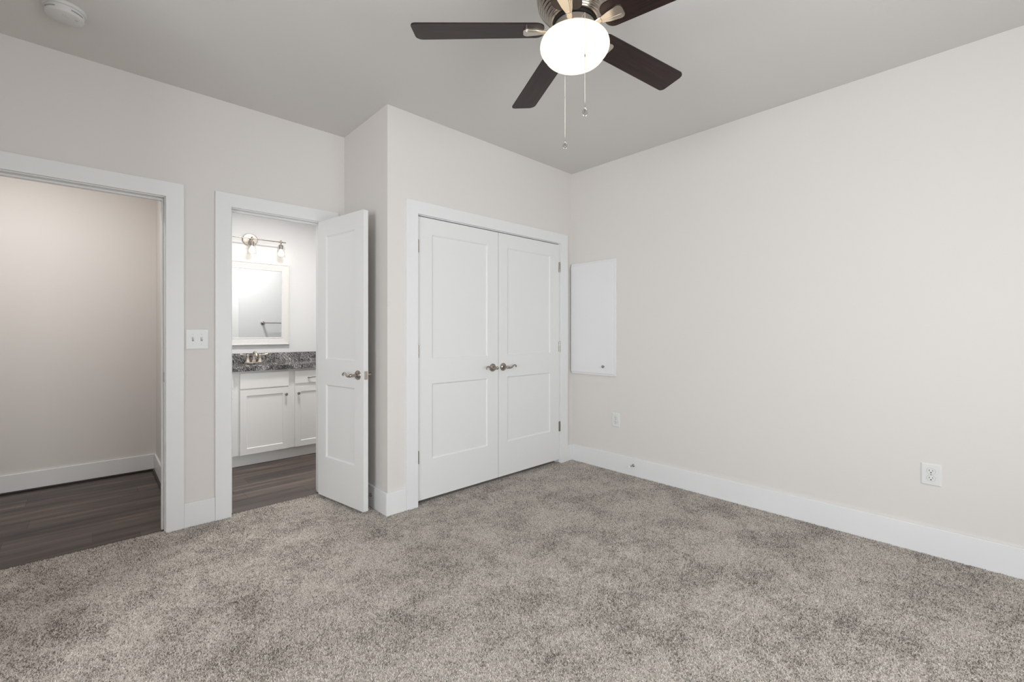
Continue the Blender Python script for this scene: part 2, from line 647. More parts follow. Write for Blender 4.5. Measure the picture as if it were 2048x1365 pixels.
# strike plate on the hall doorway jamb
bm = B(); prism(bm, rrect(-0.012, 0.014, -0.030, 0.030, 0.010), 0, 0.0018)
o = obj('strike_plate', bm, M_DARKMETAL, t1, M=Matrix.Translation((HALL_OP[1] + 0.0, YL + 0.016, 0.945)) @ Matrix.Rotation(-PI / 2, 4, 'Y') @ Matrix.Rotation(PI / 2, 4, 'Z'))
o['label'] = 'dark metal strike plate'

# baseboards
BT, BH = 0.014, 0.148


def base(name, x0, x1, y0, y1, label, h=BH, z0=-0.007):
    bm = B(); box(bm, x0, x1, y0, y1, z0, h)
    return struct(name, bm, M_TRIM, label, 'baseboard', bevel=0.003)


base('baseboard_right', XR - BT, XR, YB, YC - BT, 'long white baseboard under the right wall')
base('baseboard_closet_right', CLO_OP[1] + 0.105, XR, YC - BT, YC, 'tiny white baseboard between closet casing and right corner')
base('baseboard_closet_left', XC - BT, CLO_OP[0] - 0.095, YC - BT, YC, 'short white baseboard left of the closet casing')
base('baseboard_closet_return', XC - BT, XC, YC, YL - BT, 'white baseboard on the wall return behind the open door')
base('baseboard_left_middle', HALL_OP[1] + 0.095, BATH_OP[0] - 0.095, YL - BT, YL, 'short white baseboard between the two doorways')
base('baseboard_left_end', BX, HALL_OP[0] - 0.095, YL - BT, YL, 'white baseboard left of the hall doorway')
base('baseboard_blocker_side', BX, BX + BT, BY - BT, YL - BT, 'white baseboard on the side of the added light-blocking box')
base('baseboard_blocker_front', XL + BT, BX, BY - BT, BY, 'white baseboard on the front of the added light-blocking box')
base('baseboard_near_left', XL, XL + BT, YB, BY, 'white baseboard left of the camera')
base('baseboard_back', XL + BT, XR - BT, YB, YB + BT, 'white baseboard behind the camera')
base('baseboard_hall_far', -2.4, XH - BT, YF - BT, YF, 'white baseboard along the far hall wall', 0.138, -0.006)
base('baseboard_hall_right', XH - BT, XH, YL + T + 0.02, YF, 'white baseboard on the short hall end wall', 0.138, -0.006)
bm = B(); box(bm, -2.4, XH - BT, YF - BT - 0.014, YF - BT, -0.006, 0.010)
box(bm, XH - BT - 0.014, XH - BT, YL + T + 0.02, YF - BT, -0.006, 0.010)
struct('trim_4', bm, M_SHOE, 'dark wood shoe moulding under the hall baseboards', 'moulding', bevel=0.004)


# guessed windows out of view, put in to shape the daylight
def window(name, M, w, h, label):
    r = thing(name, (0, 0, 0), 0, label, 'window', kind='structure')
    r.matrix_world = M
    bm = B()
    f = 0.05
    box(bm, 0, f, 0.02, 0.10, 0, h); box(bm, w - f, w, 0.02, 0.10, 0, h)
    box(bm, f, w - f, 0.02, 0.10, 0, f); box(bm, f, w - f, 0.02, 0.10, h - f, h)
    box(bm, f, w - f, 0.04, 0.08, h / 2 - 0.02, h / 2 + 0.02)
    box(bm, w / 2 - 0.02, w / 2 + 0.02, 0.04, 0.08, f, h / 2 - 0.02)
    box(bm, w / 2 - 0.02, w / 2 + 0.02, 0.04, 0.08, h / 2 + 0.02, h - f)
    obj('window_frame', bm, M_TRIM, r, bevel=0.002)
    bm = B(); box(bm, -0.02, w + 0.02, -0.035, 0.0, -0.02, 0.0)
    for x0, x1, z0, z1 in ((-0.09, 0, -0.02, h + 0.09), (w, w + 0.09, -0.02, h + 0.09), (0, w, h, h + 0.09), (-0.09, w + 0.09, -0.11, -0.02)):
        box(bm, x0, x1, -0.018, 0.0, z0, z1)
    obj('window_casing', bm, M_TRIM, r, bevel=0.002)
    bm = B(); box(bm, f, w - f, 0.058, 0.062, f, h - f)
    obj('window_glass', bm, M_GLASS, r)
    return r


window('added_window_1', Matrix.Translation((WIN_B[1], YB, WIN_B[2])) @ Matrix.Rotation(PI, 4, 'Z'), WIN_B[1] - WIN_B[0], WIN_B[3] - WIN_B[2], 'guessed wide white framed window added for daylight behind the camera')
window('added_window_2', Matrix.Translation((XL, WIN_L[0], WIN_L[2])) @ Matrix.Rotation(PI / 2, 4, 'Z'), WIN_L[1] - WIN_L[0], WIN_L[3] - WIN_L[2], 'guessed white framed window added for daylight left of the camera')


# ------------------------------------------------------------------ doors
def panel_face(bm, w, h, y, sgn, x0, x1, zr, depth, slope):
    """One face of a two-panel door at plane y, outward normal sgn*Y."""
    zs = [0.0] + [z for p in zr for z in p] + [h]
    xs = [0.0, x0, x1, w]
    for i in range(3):
        for k in range(len(zs) - 1):
            a, b, c, d = xs[i], xs[i + 1], zs[k], zs[k + 1]
            if i == 1 and k % 2 == 1:
                q = [(a, c), (b, c), (b, d), (a, d)]
                e = [(a + slope, c + slope), (b - slope, c + slope), (b - slope, d - slope), (a + slope, d - slope)]
                lip = min(0.003, depth * 0.4)
                V0 = [bm.verts.new((x, y, z)) for x, z in q]
                V1 = [bm.verts.new((x, y - sgn * lip, z)) for x, z in q]
                V2 = [bm.verts.new((x, y - sgn * depth, z)) for x, z in e]
                for j in range(4):
                    l = (j + 1) % 4
                    bm.faces.new((V0[j], V0[l], V1[l], V1[j]))
                    bm.faces.new((V1[j], V1[l], V2[l], V2[j]))
                bm.faces.new(V2)
            else:
                bm.faces.new([bm.verts.new((x, y, z)) for x, z in ((a, c), (b, c), (b, d), (a, d))])


def door_slab(w, h, t, x0, x1, zr, depth=0.009, slope=0.009):
    bm = B()
    panel_face(bm, w, h, 0.0, -1, x0, x1, zr, depth, slope)
    panel_face(bm, w, h, t, 1, x0, x1, zr, depth, slope)
    for q in (((0, 0, 0), (0, t, 0), (0, t, h), (0, 0, h)), ((w, 0, 0), (w, t, 0), (w, t, h), (w, 0, h)),
              ((0, 0, 0), (w, 0, 0), (w, t, 0), (0, t, 0)), ((0, 0, h), (w, 0, h), (w, t, h), (0, t, h))):
        bm.faces.new([bm.verts.new(p) for p in q])
    bmesh.ops.remove_doubles(bm, verts=bm.verts, dist=1e-5)
    return bm


def lever(parent, x, y, z, s, back=False):
    """Lever handle on a face whose outward normal is -Y (or +Y when back); s: +1 lever runs to +X."""
    M = Matrix.Translation((x, y, z))
    if back:
        M = M @ Matrix.Rotation(PI, 4, 'Z')
        s = -s
    bm = B()
    lathe(bm, [(0.0, 0.0), (0.0325, 0.0), (0.0325, 0.003), (0.030, 0.0065), (0.026, 0.0075), (0.024, 0.006), (0.021, 0.0065),
               (0.017, 0.010), (0.013, 0.012), (0.0, 0.012)], 40, TO_MINUS_Y)
    root = obj('door_handle', bm, M_NICKEL, parent, smooth=True, M=M)
    root['label'] = 'brushed nickel lever handle'
    bm = B()
    lathe(bm, [(0.0, 0.010), (0.0115, 0.010), (0.010, 0.020), (0.0095, 0.040), (0.012, 0.052), (0.0125, 0.060), (0.010, 0.066), (0.0, 0.068)], 24, TO_MINUS_Y)
    pts = spline([(0.0, -0.056, 0.0), (s * 0.022, -0.057, -0.005), (s * 0.045, -0.056, -0.003), (s * 0.068, -0.053, 0.009),
                  (s * 0.088, -0.050, 0.015), (s * 0.101, -0.048, 0.010), (s * 0.105, -0.048, 0.001), (s * 0.100, -0.048, -0.003)], 5)
    rr = [0.0098 - 0.0045 * min(1, i / (len(pts) * 0.6)) for i in range(len(pts))]
    tube(bm, pts, rr, 12)
    obj('lever', bm, M_NICKEL, root, smooth='all')
    return root


def hinge(parent, x, y, z, h=0.089):
    bm = B()
    for k in range(5):
        lathe(bm, [(0, z - h / 2 + k * h / 5), (0.0074, z - h / 2 + k * h / 5), (0.0074, z - h / 2 + (k + 1) * h / 5 - 0.001), (0, z - h / 2 + (k + 1) * h / 5 - 0.001)], 12)
    lathe(bm, [(0, z + h / 2), (0.005, z + h / 2), (0.003, z + h / 2 + 0.004), (0, z + h / 2 + 0.005)], 12)
    box(bm, -0.010, 0.010, 0.002, 0.005, z - h / 2, z + h / 2)
    o = obj('hinge', bm, M_NICKEL, parent, smooth=True, M=Matrix.Translation((x, y, 0)))
    o['label'] = 'satin nickel butt hinge'
    return o


# bathroom door, standing open
DW, DH, DT = 0.566, 2.022, 0.036
ang = math.atan2(-0.987, 0.164)
DO = (1.220, 3.401, 0.018)
d1 = obj('door_1', door_slab(DW, DH, DT, 0.104, DW - 0.104, [(0.292, 0.820), (1.008, 1.902)]), M_DOOR, bevel=0.0012,
         M=Matrix.Translation(DO) @ Matrix.Rotation(ang, 4, 'Z'))
tag(d1, 'white two-panel bathroom door standing open into the bedroom', 'door', kind='structure')
lever(d1, DW - 0.062, 0.0, 0.912, -1)
lever(d1, DW - 0.062, DT, 0.912, -1, back=True)
bm = B(); prism(bm, rrect(-0.0125, 0.0125, -0.0285, 0.0285, 0.006), 0, 0.0015)
prism(bm, rrect(-0.006, 0.006, -0.009, 0.009, 0.002), 0.0015, 0.006)
o = obj('latch_plate', bm, M_SATIN, d1, M=Matrix.Translation((DW, DT / 2, 0.912)) @ Matrix.Rotation(PI / 2, 4, 'Y') @ Matrix.Rotation(PI / 2, 4, 'Z'))
for z in (0.33, 1.07, 1.80):
    hinge(d1, -0.007, DT + 0.004, z)

# closet doors
CW = 0.7505
for nm, x, side, lab in (('door_2', 1.6635, -1, 'left leaf of the white double closet doors'), ('door_3', 2.4180, 1, 'right leaf of the white double closet doors')):
    w = CW if side < 0 else 3.1745 - 2.4180
    px0, px1 = (0.116, 0.637) if side < 0 else (0.100, 0.632)
    d = obj(nm, door_slab(w, 2.005, 0.036, px0, px1, [(0.277, 0.817), (0.999, 1.889)]), M_DOOR, bevel=0.0012,
            M=Matrix.Translation((x, YC - 0.001, 0.032)))
    tag(d, lab, 'door', kind='structure')
    lever(d, (2.354 if side < 0 else 2.468) - x, 0.0, 0.902, side)
    for z in (0.308, 1.052, 1.795):
        hinge(d, -0.003 if side < 0 else w + 0.003, -0.004, z)


# ------------------------------------------------------------------ electrical plates
def screw(bm, x, z, y=-0.006, r=0.0032):
    lathe(bm, [(0.0, 0.0), (r, 0.0), (r * 0.8, 0.0012), (0.0, 0.0014)], 12, Matrix.Translation((x, y, z)) @ TO_MINUS_Y)


def plate_mesh(w, h, t=0.006):
    bm = B()
    a = [(-w / 2, -h / 2), (w / 2, -h / 2), (w / 2, h / 2), (-w / 2, h / 2)]
    i = 0.006
    b = [(-w / 2 + i, -h / 2 + i), (w / 2 - i, -h / 2 + i), (w / 2 - i, h / 2 - i), (-w / 2 + i, h / 2 - i)]
    V = [[bm.verts.new((x, 0, z)) for x, z in a], [bm.verts.new((x, -t * 0.45, z)) for x, z in a], [bm.verts.new((x, -t, z)) for x, z in b]]
    for p, q in zip(V, V[1:]):
        for k in range(4):
            bm.faces.new((p[k], p[(k + 1) % 4], q[(k + 1) % 4], q[k]))
    bm.faces.new(V[2]); bm.faces.new(V[0][::-1])
    return bm


def outlet(loc, rz, w, h, label):
    r = thing('wall_outlet', loc, rz, label, 'outlet', 'duplex outlets on the right wall')
    obj('cover_plate', plate_mesh(w, h), M_PLASTIC, r)
    for k, dz in enumerate((0.0195, -0.0195)):
        bm = B()
        out = []
        for i in range(28):
            a = 2 * PI * i / 28
            out.append((0.0175 * math.cos(a), max(-0.0145, min(0.0145, 0.0175 * math.sin(a)))))
        prism(bm, out, 0.0, 0.0025, Matrix.Translation((0, -0.006, dz)) @ TO_MINUS_Y)
        s = obj('socket', bm, M_PLASTIC, r)
        bm = B()
        box(bm, -0.0078, -0.0055, -0.0089, -0.0084, dz - 0.001, dz + 0.008)
        box(bm, 0.0055, 0.0078, -0.0089, -0.0084, dz + 0.0, dz + 0.007)
        prism(bm, [(0.003 * math.cos(a), 0.003 * math.sin(a)) for a in [R(q) for q in range(0, 360, 30)]], 0.0024, 0.0029,
              Matrix.Translation((0, -0.006, dz - 0.0075)) @ TO_MINUS_Y)
        o = obj('slots', bm, M_SLOT, s)
        o['label'] = 'dark plug slots'
    bm = B()
    # outline groove around each socket
    for dz in (0.0195, -0.0195):
        pts = []
        for i in range(29):
            a = 2 * PI * i / 28
            pts.append((0.0182 * math.cos(a), -0.0062, dz + max(-0.0152, min(0.0152, 0.0182 * math.sin(a)))))
        tube(bm, pts, 0.0004, 4)
    screw(bm, 0, 0)
    obj('screw', bm, M_GREYMARK, r)
    return r


outlet((XR, 0.207, 0.4365), PI / 2 * -1, 0.084, 0.120, 'white duplex outlet on the right wall nearest the camera')
outlet((XR, 2.236, 0.4465), PI / 2 * -1, 0.082, 0.124, 'white duplex outlet on the right wall below the small wall panel')

r = thing('light_switch', (0.4815, YL, 1.176), 0, 'white double toggle switch plate between the hall and bathroom doorways', 'switch')
obj('cover_plate', plate_mesh(0.124, 0.131), M_PLASTIC, r)
for dx in (-0.023, 0.023):
    bm = B(); box(bm, dx - 0.0055, dx + 0.0055, -0.0066, -0.006, -0.0125, 0.0125)
    obj('toggle_slot', bm, M_GREYMARK, r)
    bm = B()
    vs = [(-0.0042, -0.006, -0.006), (0.0042, -0.006, -0.006), (0.0042, -0.006, 0.006), (-0.0042, -0.006, 0.006),
          (-0.0035, -0.019, 0.004), (0.0035, -0.019, 0.004), (0.0035, -0.018, 0.0105), (-0.0035, -0.018, 0.0105)]
    V = [bm.verts.new((x + dx, y, z)) for x, y, z in vs]
    for f in ((0, 1, 2, 3), (4, 5, 6, 7), (0, 1, 5, 4), (1, 2, 6, 5), (2, 3, 7, 6), (3, 0, 4, 7)):
        bm.faces.new([V[i] for i in f])
    obj('toggle', bm, M_PLASTIC, r)
    for dz in (-0.030, 0.030):
        bm = B(); screw(bm, dx, dz)
        obj('screw', bm, M_DETECTOR, r)


# ------------------------------------------------------------------ door stops on the baseboards
def door_stop(loc, rz, label):
    """Rigid rod stop; local -Y is the room side."""
    r = thing('door_stop', loc, rz, label, 'door stop', 'baseboard door stops')
    bm = B(); lathe(bm, [(0, 0), (0.012, 0), (0.012, 0.003), (0.008, 0.008), (0.0045, 0.011), (0.0, 0.011)], 20, TO_MINUS_Y)
    obj('base_flange', bm, M_NICKEL, r, smooth=True)
    bm = B(); lathe(bm, [(0, 0.008), (0.0042, 0.008), (0.0036, 0.062), (0, 0.062)], 14, TO_MINUS_Y)
    obj('rod', bm, M_NICKEL, r, smooth=True)
    bm = B(); lathe(bm, [(0, 0.060), (0.007, 0.060), (0.0085, 0.066), (0.0075, 0.075), (0.004, 0.078), (0, 0.078)], 18, TO_MINUS_Y)
    o = obj('rubber_tip', bm, M_RUBBER, r, smooth=True); o['label'] = 'white rubber tip'
    return r


door_stop((XR - BT, 2.052, 0.088), -PI / 2, 'small metal door stop on the long right baseboard')
door_stop((XC - BT, 2.945, 0.082), -PI / 2, 'small metal door stop behind the open bathroom door')

# ------------------------------------------------------------------ small wall panel on the right wall
r = thing('wall_panel', (XR, 2.2275, 0.830), -PI / 2, 'white flat-door access panel on the right wall beside the closet', 'wall panel')
# local x runs toward -world y ... local frame: x = -Y world, -y = -X world
W_, H_ = 0.494, 1.040
bm = B()
f = 0.05
vo = [[bm.verts.new((x, y, z)) for x, z in ((-W_, 0), (0, 0), (0, H_), (-W_, H_))] for y in (0, -0.022)]
vi = [[bm.verts.new((x, y, z)) for x, z in ((-W_ + f, f), (-f, f), (-f, H_ - f), (-W_ + f, H_ - f))] for y in (0, -0.022)]
for k in range(4):
    l = (k + 1) % 4
    bm.faces.new((vo[0][k], vo[0][l], vo[1][l], vo[1][k]))
    bm.faces.new((vi[0][k], vi[0][l], vi[1][l], vi[1][k]))
    bm.faces.new((vo[1][k], vo[1][l], vi[1][l], vi[1][k]))
    bm.faces.new((vo[0][k], vo[0][l], vi[0][l], vi[0][k]))
obj('panel_frame', bm, M_TRIM, r, bevel=0.002)
bm = B()
box(bm, -W_ + 0.003, -0.016, -0.0345, -0.0222, 0.018, H_ - 0.018)
pd = obj('panel_door', bm, M_TRIM, r, bevel=0.003)
bm = B(); box(bm, -W_ + 0.003, -0.030, -0.0365, -0.0345, H_ - 0.034, H_ - 0.0325)
bm2 = B()
lathe(bm2, [(0, 0), (0.006, 0), (0.005, 0.010), (0.011, 0.016), (0.013, 0.021), (0.010, 0.026), (0, 0.028)], 24, TO_MINUS_Y)
bm.free()
o = obj('knob', bm2, M_DARKMETAL, pd, smooth=True, M=Matrix.Translation((-0.112, -0.0345, 0.083)))
o['label'] = 'small dark metal knob'

# ------------------------------------------------------------------ smoke detector
r = thing('smoke_detector', (-0.098, 2.970, H), 0, 'round white smoke detector on the ceiling above the hall doorway', 'smoke detector')
DN = Matrix.Rotation(PI, 4, 'X')
bm = B(); lathe(bm, [(0, 0), (0.076, 0), (0.076, 0.006), (0.074, 0.012), (0.070, 0.014), (0, 0.014)], 64, DN)
obj('mounting_base', bm, M_DETECTOR, r, smooth=True)
bm = B(); lathe(bm, [(0, 0.014), (0.066, 0.014), (0.066, 0.018), (0.069, 0.019), (0.068, 0.034), (0.066, 0.042), (0.062, 0.045), (0.02, 0.046), (0, 0.046)], 64, DN)
body = obj('detector_body', bm, M_DETECTOR, r, smooth=True)
for q in range(4):
    bm = B()
    for face_r, zz0, zz1 in ((0.0690, -0.0315, -0.0255),):
        st = [(face_r * math.cos(a), face_r * math.sin(a)) for a in [R(q * 90 + 20 + t * 4) for t in range(12)]]
        si = [(0.0670 / face_r * x, 0.0670 / face_r * y) for x, y in st][::-1]
        prism(bm, st + si, zz0, zz1)
    o = obj('vent_slot', bm, M_GREYMARK, body)
bm = B()
lathe(bm, [(0, 0), (0.012, 0), (0.011, 0.0012), (0, 0.0014)], 24, Matrix.Translation((0.012, -0.02, -0.046)) @ DN)
obj('test_button', bm, M_DETECTOR, body, smooth=True)
for mx_, my_ in ((0.03, 0.01), (-0.005, -0.03)):
    bm = B(); lathe(bm, [(0, 0), (0.0022, 0), (0, 0.001)], 10, Matrix.Translation((mx_, my_, -0.0456)) @ DN)
    obj('indicator_light', bm, M_GREYMARK, body)
bm = B(); box(bm, 0.034, 0.046, -0.018, -0.0155, -0.0465, -0.0455)
obj('sounder_slot', bm, M_GREYMARK, body)

# ------------------------------------------------------------------ ceiling fan
FX, FY, ZB = 1.4357, 1.1533, 2.457
fan = thing('ceiling_fan', (FX, FY, H), 0, 'five-blade ceiling fan with dark blades and lit glass globe', 'ceiling fan')


def fz(z):
    return z - H


bm = B()
prof = [(0.0, fz(H)), (0.120, fz(H)), (0.124, fz(2.735)), (0.124, fz(2.700)), (0.138, fz(2.690)), (0.152, fz(2.660)), (0.156, fz(2.620)), (0.154, fz(2.580)), (0.150, fz(2.560))]
r0, z0 = 0.149, 2.556
for k in range(6):                       # stepped rings under the housing
    rA = r0 - k * 0.0085
    zA = z0 - k * 0.0105
    prof += [(rA, fz(zA)), (rA - 0.0008, fz(zA - 0.004)), (rA - 0.0035, fz(zA - 0.0075)), (rA - 0.0070, fz(zA - 0.0080)), (rA - 0.0078, fz(zA - 0.0088))]
prof += [(0.097, fz(2.490)), (0.090, fz(2.489)), (0.088, fz(2.500)), (0.0, fz(2.500))]
lathe(bm, prof, 96)
obj('motor_housing', bm, M_NICKEL, fan, smooth=True)
bm = B(); lathe(bm, [(0.0, fz(2.505)), (0.0875, fz(2.505)), (0.0875, fz(2.478)), (0.0, fz(2.478))], 64)
obj('motor_gap_ring', bm, M_BLACK, fan, smooth=True)
bm = B(); lathe(bm, [(0.0, fz(2.4775)), (0.080, fz(2.4775)), (0.083, fz(2.474)), (0.083, fz(2.452)), (0.080, fz(2.449)), (0.0, fz(2.449))], 64)
obj('hub_flange', bm, M_NICKEL, fan, smooth=True)
bm = B(); lathe(bm, [(0.0, fz(2.449)), (0.058, fz(2.449)), (0.060, fz(2.440)), (0.072, fz(2.436)), (0.074, fz(2.428)), (0.074, fz(2.416)), (0.0, fz(2.416))], 64)
sh = obj('switch_housing', bm, M_NICKEL, fan, smooth=True)
for a in (0, 120, 240):
    bm = B()
    lathe(bm, [(0, 0), (0.0035, 0), (0.0035, 0.008), (0.007, 0.010), (0.007, 0.014), (0, 0.015)], 12,
          Matrix.Rotation(R(a + 230), 4, 'Z') @ Matrix.Translation((0.073, 0, fz(2.427))) @ Matrix.Rotation(PI / 2, 4, 'Y'))
    obj('thumb_screw', bm, M_SATIN, sh, smooth=True)
bm = B()
gp = spline([(0.076, 2.428), (0.095, 2.430), (0.118, 2.424), (0.134, 2.410), (0.1405, 2.393), (0.1395, 2.379), (0.134, 2.367), (0.127, 2.359)], 5)
gp += spline([(0.1235, 2.357), (0.1190, 2.346), (0.104, 2.333), (0.080, 2.324), (0.045, 2.318), (0.020, 2.316), (0.0, 2.316)], 5)
lathe(bm, [(r_, fz(z_)) for r_, z_ in gp], 80)
g = obj('glass_globe', bm, M_GLOBE, fan, smooth='all')
g['label'] = 'lit opal glass globe'

# blades
PH, PITCH, BW = 136.2, -0.1745, 0.1325


def blade_outline():
    x0, x1 = 0.125, 0.662
    w0, w1 = 0.118, 0.134
    pts = []
    for cx, cy, a0, rr in ((x1 - 0.022, w1 / 2 - 0.022, 0, 0.022), (x0 + 0.035, w0 / 2 - 0.035, 90, 0.035),
                           (x0 + 0.035, -w0 / 2 + 0.035, 180, 0.035), (x1 - 0.030, -w1 / 2 + 0.030, 270, 0.030)):
        for i in range(7):
            a = R(a0 + 90 * i / 6)
            pts.append((cx + rr * math.cos(a), cy + rr * math.sin(a)))
    return pts


for k in range(5):
    Mb = Matrix.Translation((0, 0, fz(ZB))) @ Matrix.Rotation(R(PH - 72 * k), 4, 'Z') @ Matrix.Rotation(PITCH, 4, 'X')
    bm = B(); prism(bm, blade_outline(), -0.003, 0.003)
    bl = obj('blade', bm, M_BLADE, fan, bevel=0.001, M=Mb)
    # blade iron: curved arm from the flange, fluted paddle under the blade
    bm = B()
    out = []
    for cx_, cy_, a0 in ((0.192, -0.012, -90), (0.192, 0.012, 0)):
        for i in range(7):
            a = R(a0 + 90 * i / 6)
            out.append((cx_ + 0.018 * math.cos(a), cy_ + 0.018 * math.sin(a)))
    out += [(0.150, 0.022), (0.118, 0.012), (0.110, 0.009), (0.110, -0.009), (0.118, -0.012), (0.150, -0.022)]
    prism(bm, out, -0.0085, -0.0031)
    for yy in (0.012, 0.019, 0.0255):
        tube(bm, [(0.118, yy * 0.45, -0.0085), (0.150, yy * 0.78, -0.0088), (0.190, yy, -0.0088), (0.200, yy * 0.95, -0.0080)], [0.0015, 0.0026, 0.0028, 0.001], 8)
    arm = spline([(0.118, 0, -0.006), (0.104, 0, -0.010), (0.092, 0, -0.011), (0.078, 0, -0.004)], 4)
    tube(bm, arm, [0.012] * len(arm), 10, flat=0.5)
    ir = obj('blade_iron', bm, M_SATIN, fan, smooth=True, M=Mb)


# pull chains
def chain(x, y, z_top, z_conn, z_end, attach, name_label):
    bm = B()
    lx, ly = x - FX, y - FY
    # bracket stub from the switch housing
    nb = int((z_top - z_end - 0.045) / 0.0042)
    for i in range(nb):
        z = z_top - i * 0.0042
        Mz = Matrix.Translation((lx, ly, fz(z)))
        lathe(bm, [(0, -0.0016), (0.0012, -0.0010), (0.0016, 0), (0.0012, 0.0010), (0, 0.0016)], 6, Mz)
    tube(bm, [(lx, ly, fz(z_top)), (lx, ly, fz(z_end + 0.045))], 0.0005, 5)
    lathe(bm, [(0, 0.005), (0.0022, 0.0045), (0.0026, 0.0), (0.0022, -0.0045), (0, -0.005)], 10, Matrix.Translation((lx, ly, fz(z_conn))))
    d = Vector((lx, ly, 0)).normalized()
    tube(bm, [(d.x * 0.070, d.y * 0.070, fz(2.432)), (d.x * 0.11, d.y * 0.11, fz(2.437)), (d.x * 0.135, d.y * 0.135, fz(2.432)), (lx, ly, fz(z_top))], 0.0013, 6)
    c = obj('pull_chain', bm, M_SATIN, fan, smooth=True)
    c['label'] = name_label
    bm = B()
    Mz = Matrix.Translation((lx, ly, fz(z_end)))
    # open teardrop loop with a solid drop inside
    pts = []
    for i in range(25):
        a = 2 * PI * i / 24
        rr = 0.0085 * (1 - 0.55 * max(0, math.sin(a)) ** 2)
        pts.append(Mz @ Vector((rr * math.cos(a) * 0.7287, -rr * math.cos(a) * 0.6852, 0.011 + 0.013 * math.sin(a) + 0.006 * max(0, math.sin(a)))))
    tube(bm, pts, 0.0014, 6)
    lathe(bm, [(0, 0.004), (0.0035, 0.006), (0.0045, 0.010), (0.003, 0.018), (0.001, 0.028), (0, 0.046)], 10, Mz)
    obj('pull_pendant', bm, M_NICKEL, c, smooth=True)


chain(1.350, 1.035, 2.425, 2.263, 2.037, None, 'beaded chain hanging in front of the globe')
chain(1.519, 1.274, 2.425, 2.258, 2.033, None, 'beaded chain hanging behind the globe')

# ------------------------------------------------------------------ bathroom
# vanity
VY = 4.628
VX0, VX1 = XB0 + 0.010, 1.86
van = thing('vanity_cabinet', (VX0, VY, 0), 0, 'white bathroom vanity cabinet with panel doors under granite top', 'cabinet')


def L(x):
    return x - VX0


bm = B()
zt = 0.864
box(bm, 0, L(VX1), 0.0, 0.47, 0.10, 0.118)
box(bm, 0, 0.018, 0.018, 0.47, 0.118, zt); box(bm, L(VX1) - 0.018, L(VX1), 0.018, 0.47, 0.118, zt)
box(bm, 0.018, L(VX1) - 0.018, 0.458, 0.47, 0.118, zt)
for a_, b_ in ((VX0, VX0 + 0.035), (0.895, 0.985), (1.357, 1.452), (1.822, VX1)):
    box(bm, L(a_), L(b_), 0, 0.018, 0.118, zt)
for a_, b_ in ((VX0 + 0.035, 0.895), (0.985, 1.357), (1.452, 1.822)):
    for c_, d_ in ((0.118, 0.14), (0.675, 0.74), (0.825, zt)):
        box(bm, L(a_), L(b_), 0, 0.018, c_, d_)
box(bm, 0, L(VX1), 0.038, 0.47, -0.006, 0.10)
obj('cabinet_body', bm, M_CAB, van, bevel=0.001)


def shaker(w, h, rail=0.055, t=0.018):
    bm = B()
    panel_face(bm, w, h, 0.0, -1, rail, w - rail, [(rail, h - rail)], 0.007, 0.003)
    for q in (((0, 0, 0), (0, t, 0), (0, t, h), (0, 0, h)), ((w, 0, 0), (w, t, 0), (w, t, h), (w, 0, h)),
              ((0, 0, 0), (w, 0, 0), (w, t, 0), (0, t, 0)), ((0, 0, h), (w, 0, h), (w, t, h), (0, t, h)),
              ((0, t, 0), (w, t, 0), (w, t, h), (0, t, h))):
        bm.faces.new([bm.verts.new(p) for p in q])
    bmesh.ops.remove_doubles(bm, verts=bm.verts, dist=1e-5)
    return bm


def cab_knob(parent, x, z):
    bm = B(); lathe(bm, [(0, 0), (0.006, 0), (0.005, 0.010), (0.012, 0.016), (0.0145, 0.021), (0.011, 0.027), (0, 0.029)], 24, TO_MINUS_Y)
    o = obj('knob', bm, M_DARKMETAL, parent, smooth=True, M=Matrix.Translation((x, 0, z)))
    o['label'] = 'round dark nickel knob'


def bar_pull(parent, x, z):
    bm = B()
    n = 17
    pts, rr = [], []
    for i in range(n):
        t = i / (n - 1) * 2 - 1
        pts.append((x + t * 0.072, -0.020 + 0.016 * abs(t) ** 4, z))
        rr.append(0.0038 + 0.0045 * t * t - (0.003 if abs(t) > 0.99 else 0))
    tube(bm, pts, rr, 10)
    for s in (-1, 1):
        tube(bm, [(x + s * 0.060, -0.012, z), (x + s * 0.060, 0, z)], 0.0045, 10)
    o = obj('drawer_handle', bm, M_DARKMETAL, parent, smooth=True)
    o['label'] = 'dark nickel bow handle'


for x0, x1, kx in ((VX0 + 0.018, 0.914, 0.886), (0.965, 1.377, 1.349), (1.432, 1.842, 1.462)):
    d = obj('cabinet_door', shaker(x1 - x0, 0.590), M_CAB, van, bevel=0.001, M=Matrix.Translation((L(x0), -0.018, 0.103)))
    cab_knob(d, kx - x0, 0.522)
bm = B(); box(bm, 0, 1.377 - 0.965, 0, 0.0178, 0, 0.142)
obj('false_drawer_front', bm, M_CAB, van, bevel=0.0015, M=Matrix.Translation((L(0.965), -0.018, 0.704)))
for x0, x1 in ((VX0 + 0.018, 0.914), (1.432, 1.842)):
    bm = B(); box(bm, 0, x1 - x0, 0, 0.0178, 0, 0.124)
    d = obj('drawer', bm, M_CAB, van, bevel=0.0015, M=Matrix.Translation((L(x0), -0.018, 0.720)))
    bar_pull(d, (x1 - x0) / 2 - 0.014, 0.054)

# countertop with an oval sink cut-out
CT0, CT1 = 0.866, 0.910
CX0, CX1, CY0, CY1 = XB0 + 0.009, 1.885, 4.585, YBF - 0.001
SX, SY, SA, SB = 1.195, 4.83, 0.205, 0.150
top = thing('countertop', (CX0, CY0, CT0), 0, 'black and white streaked granite countertop on the vanity', 'countertop')
bm = B()
N = 48
oval = [(SX + SA * math.cos(2 * PI * i / N), SY + SB * math.sin(2 * PI * i / N)) for i in range(N)]


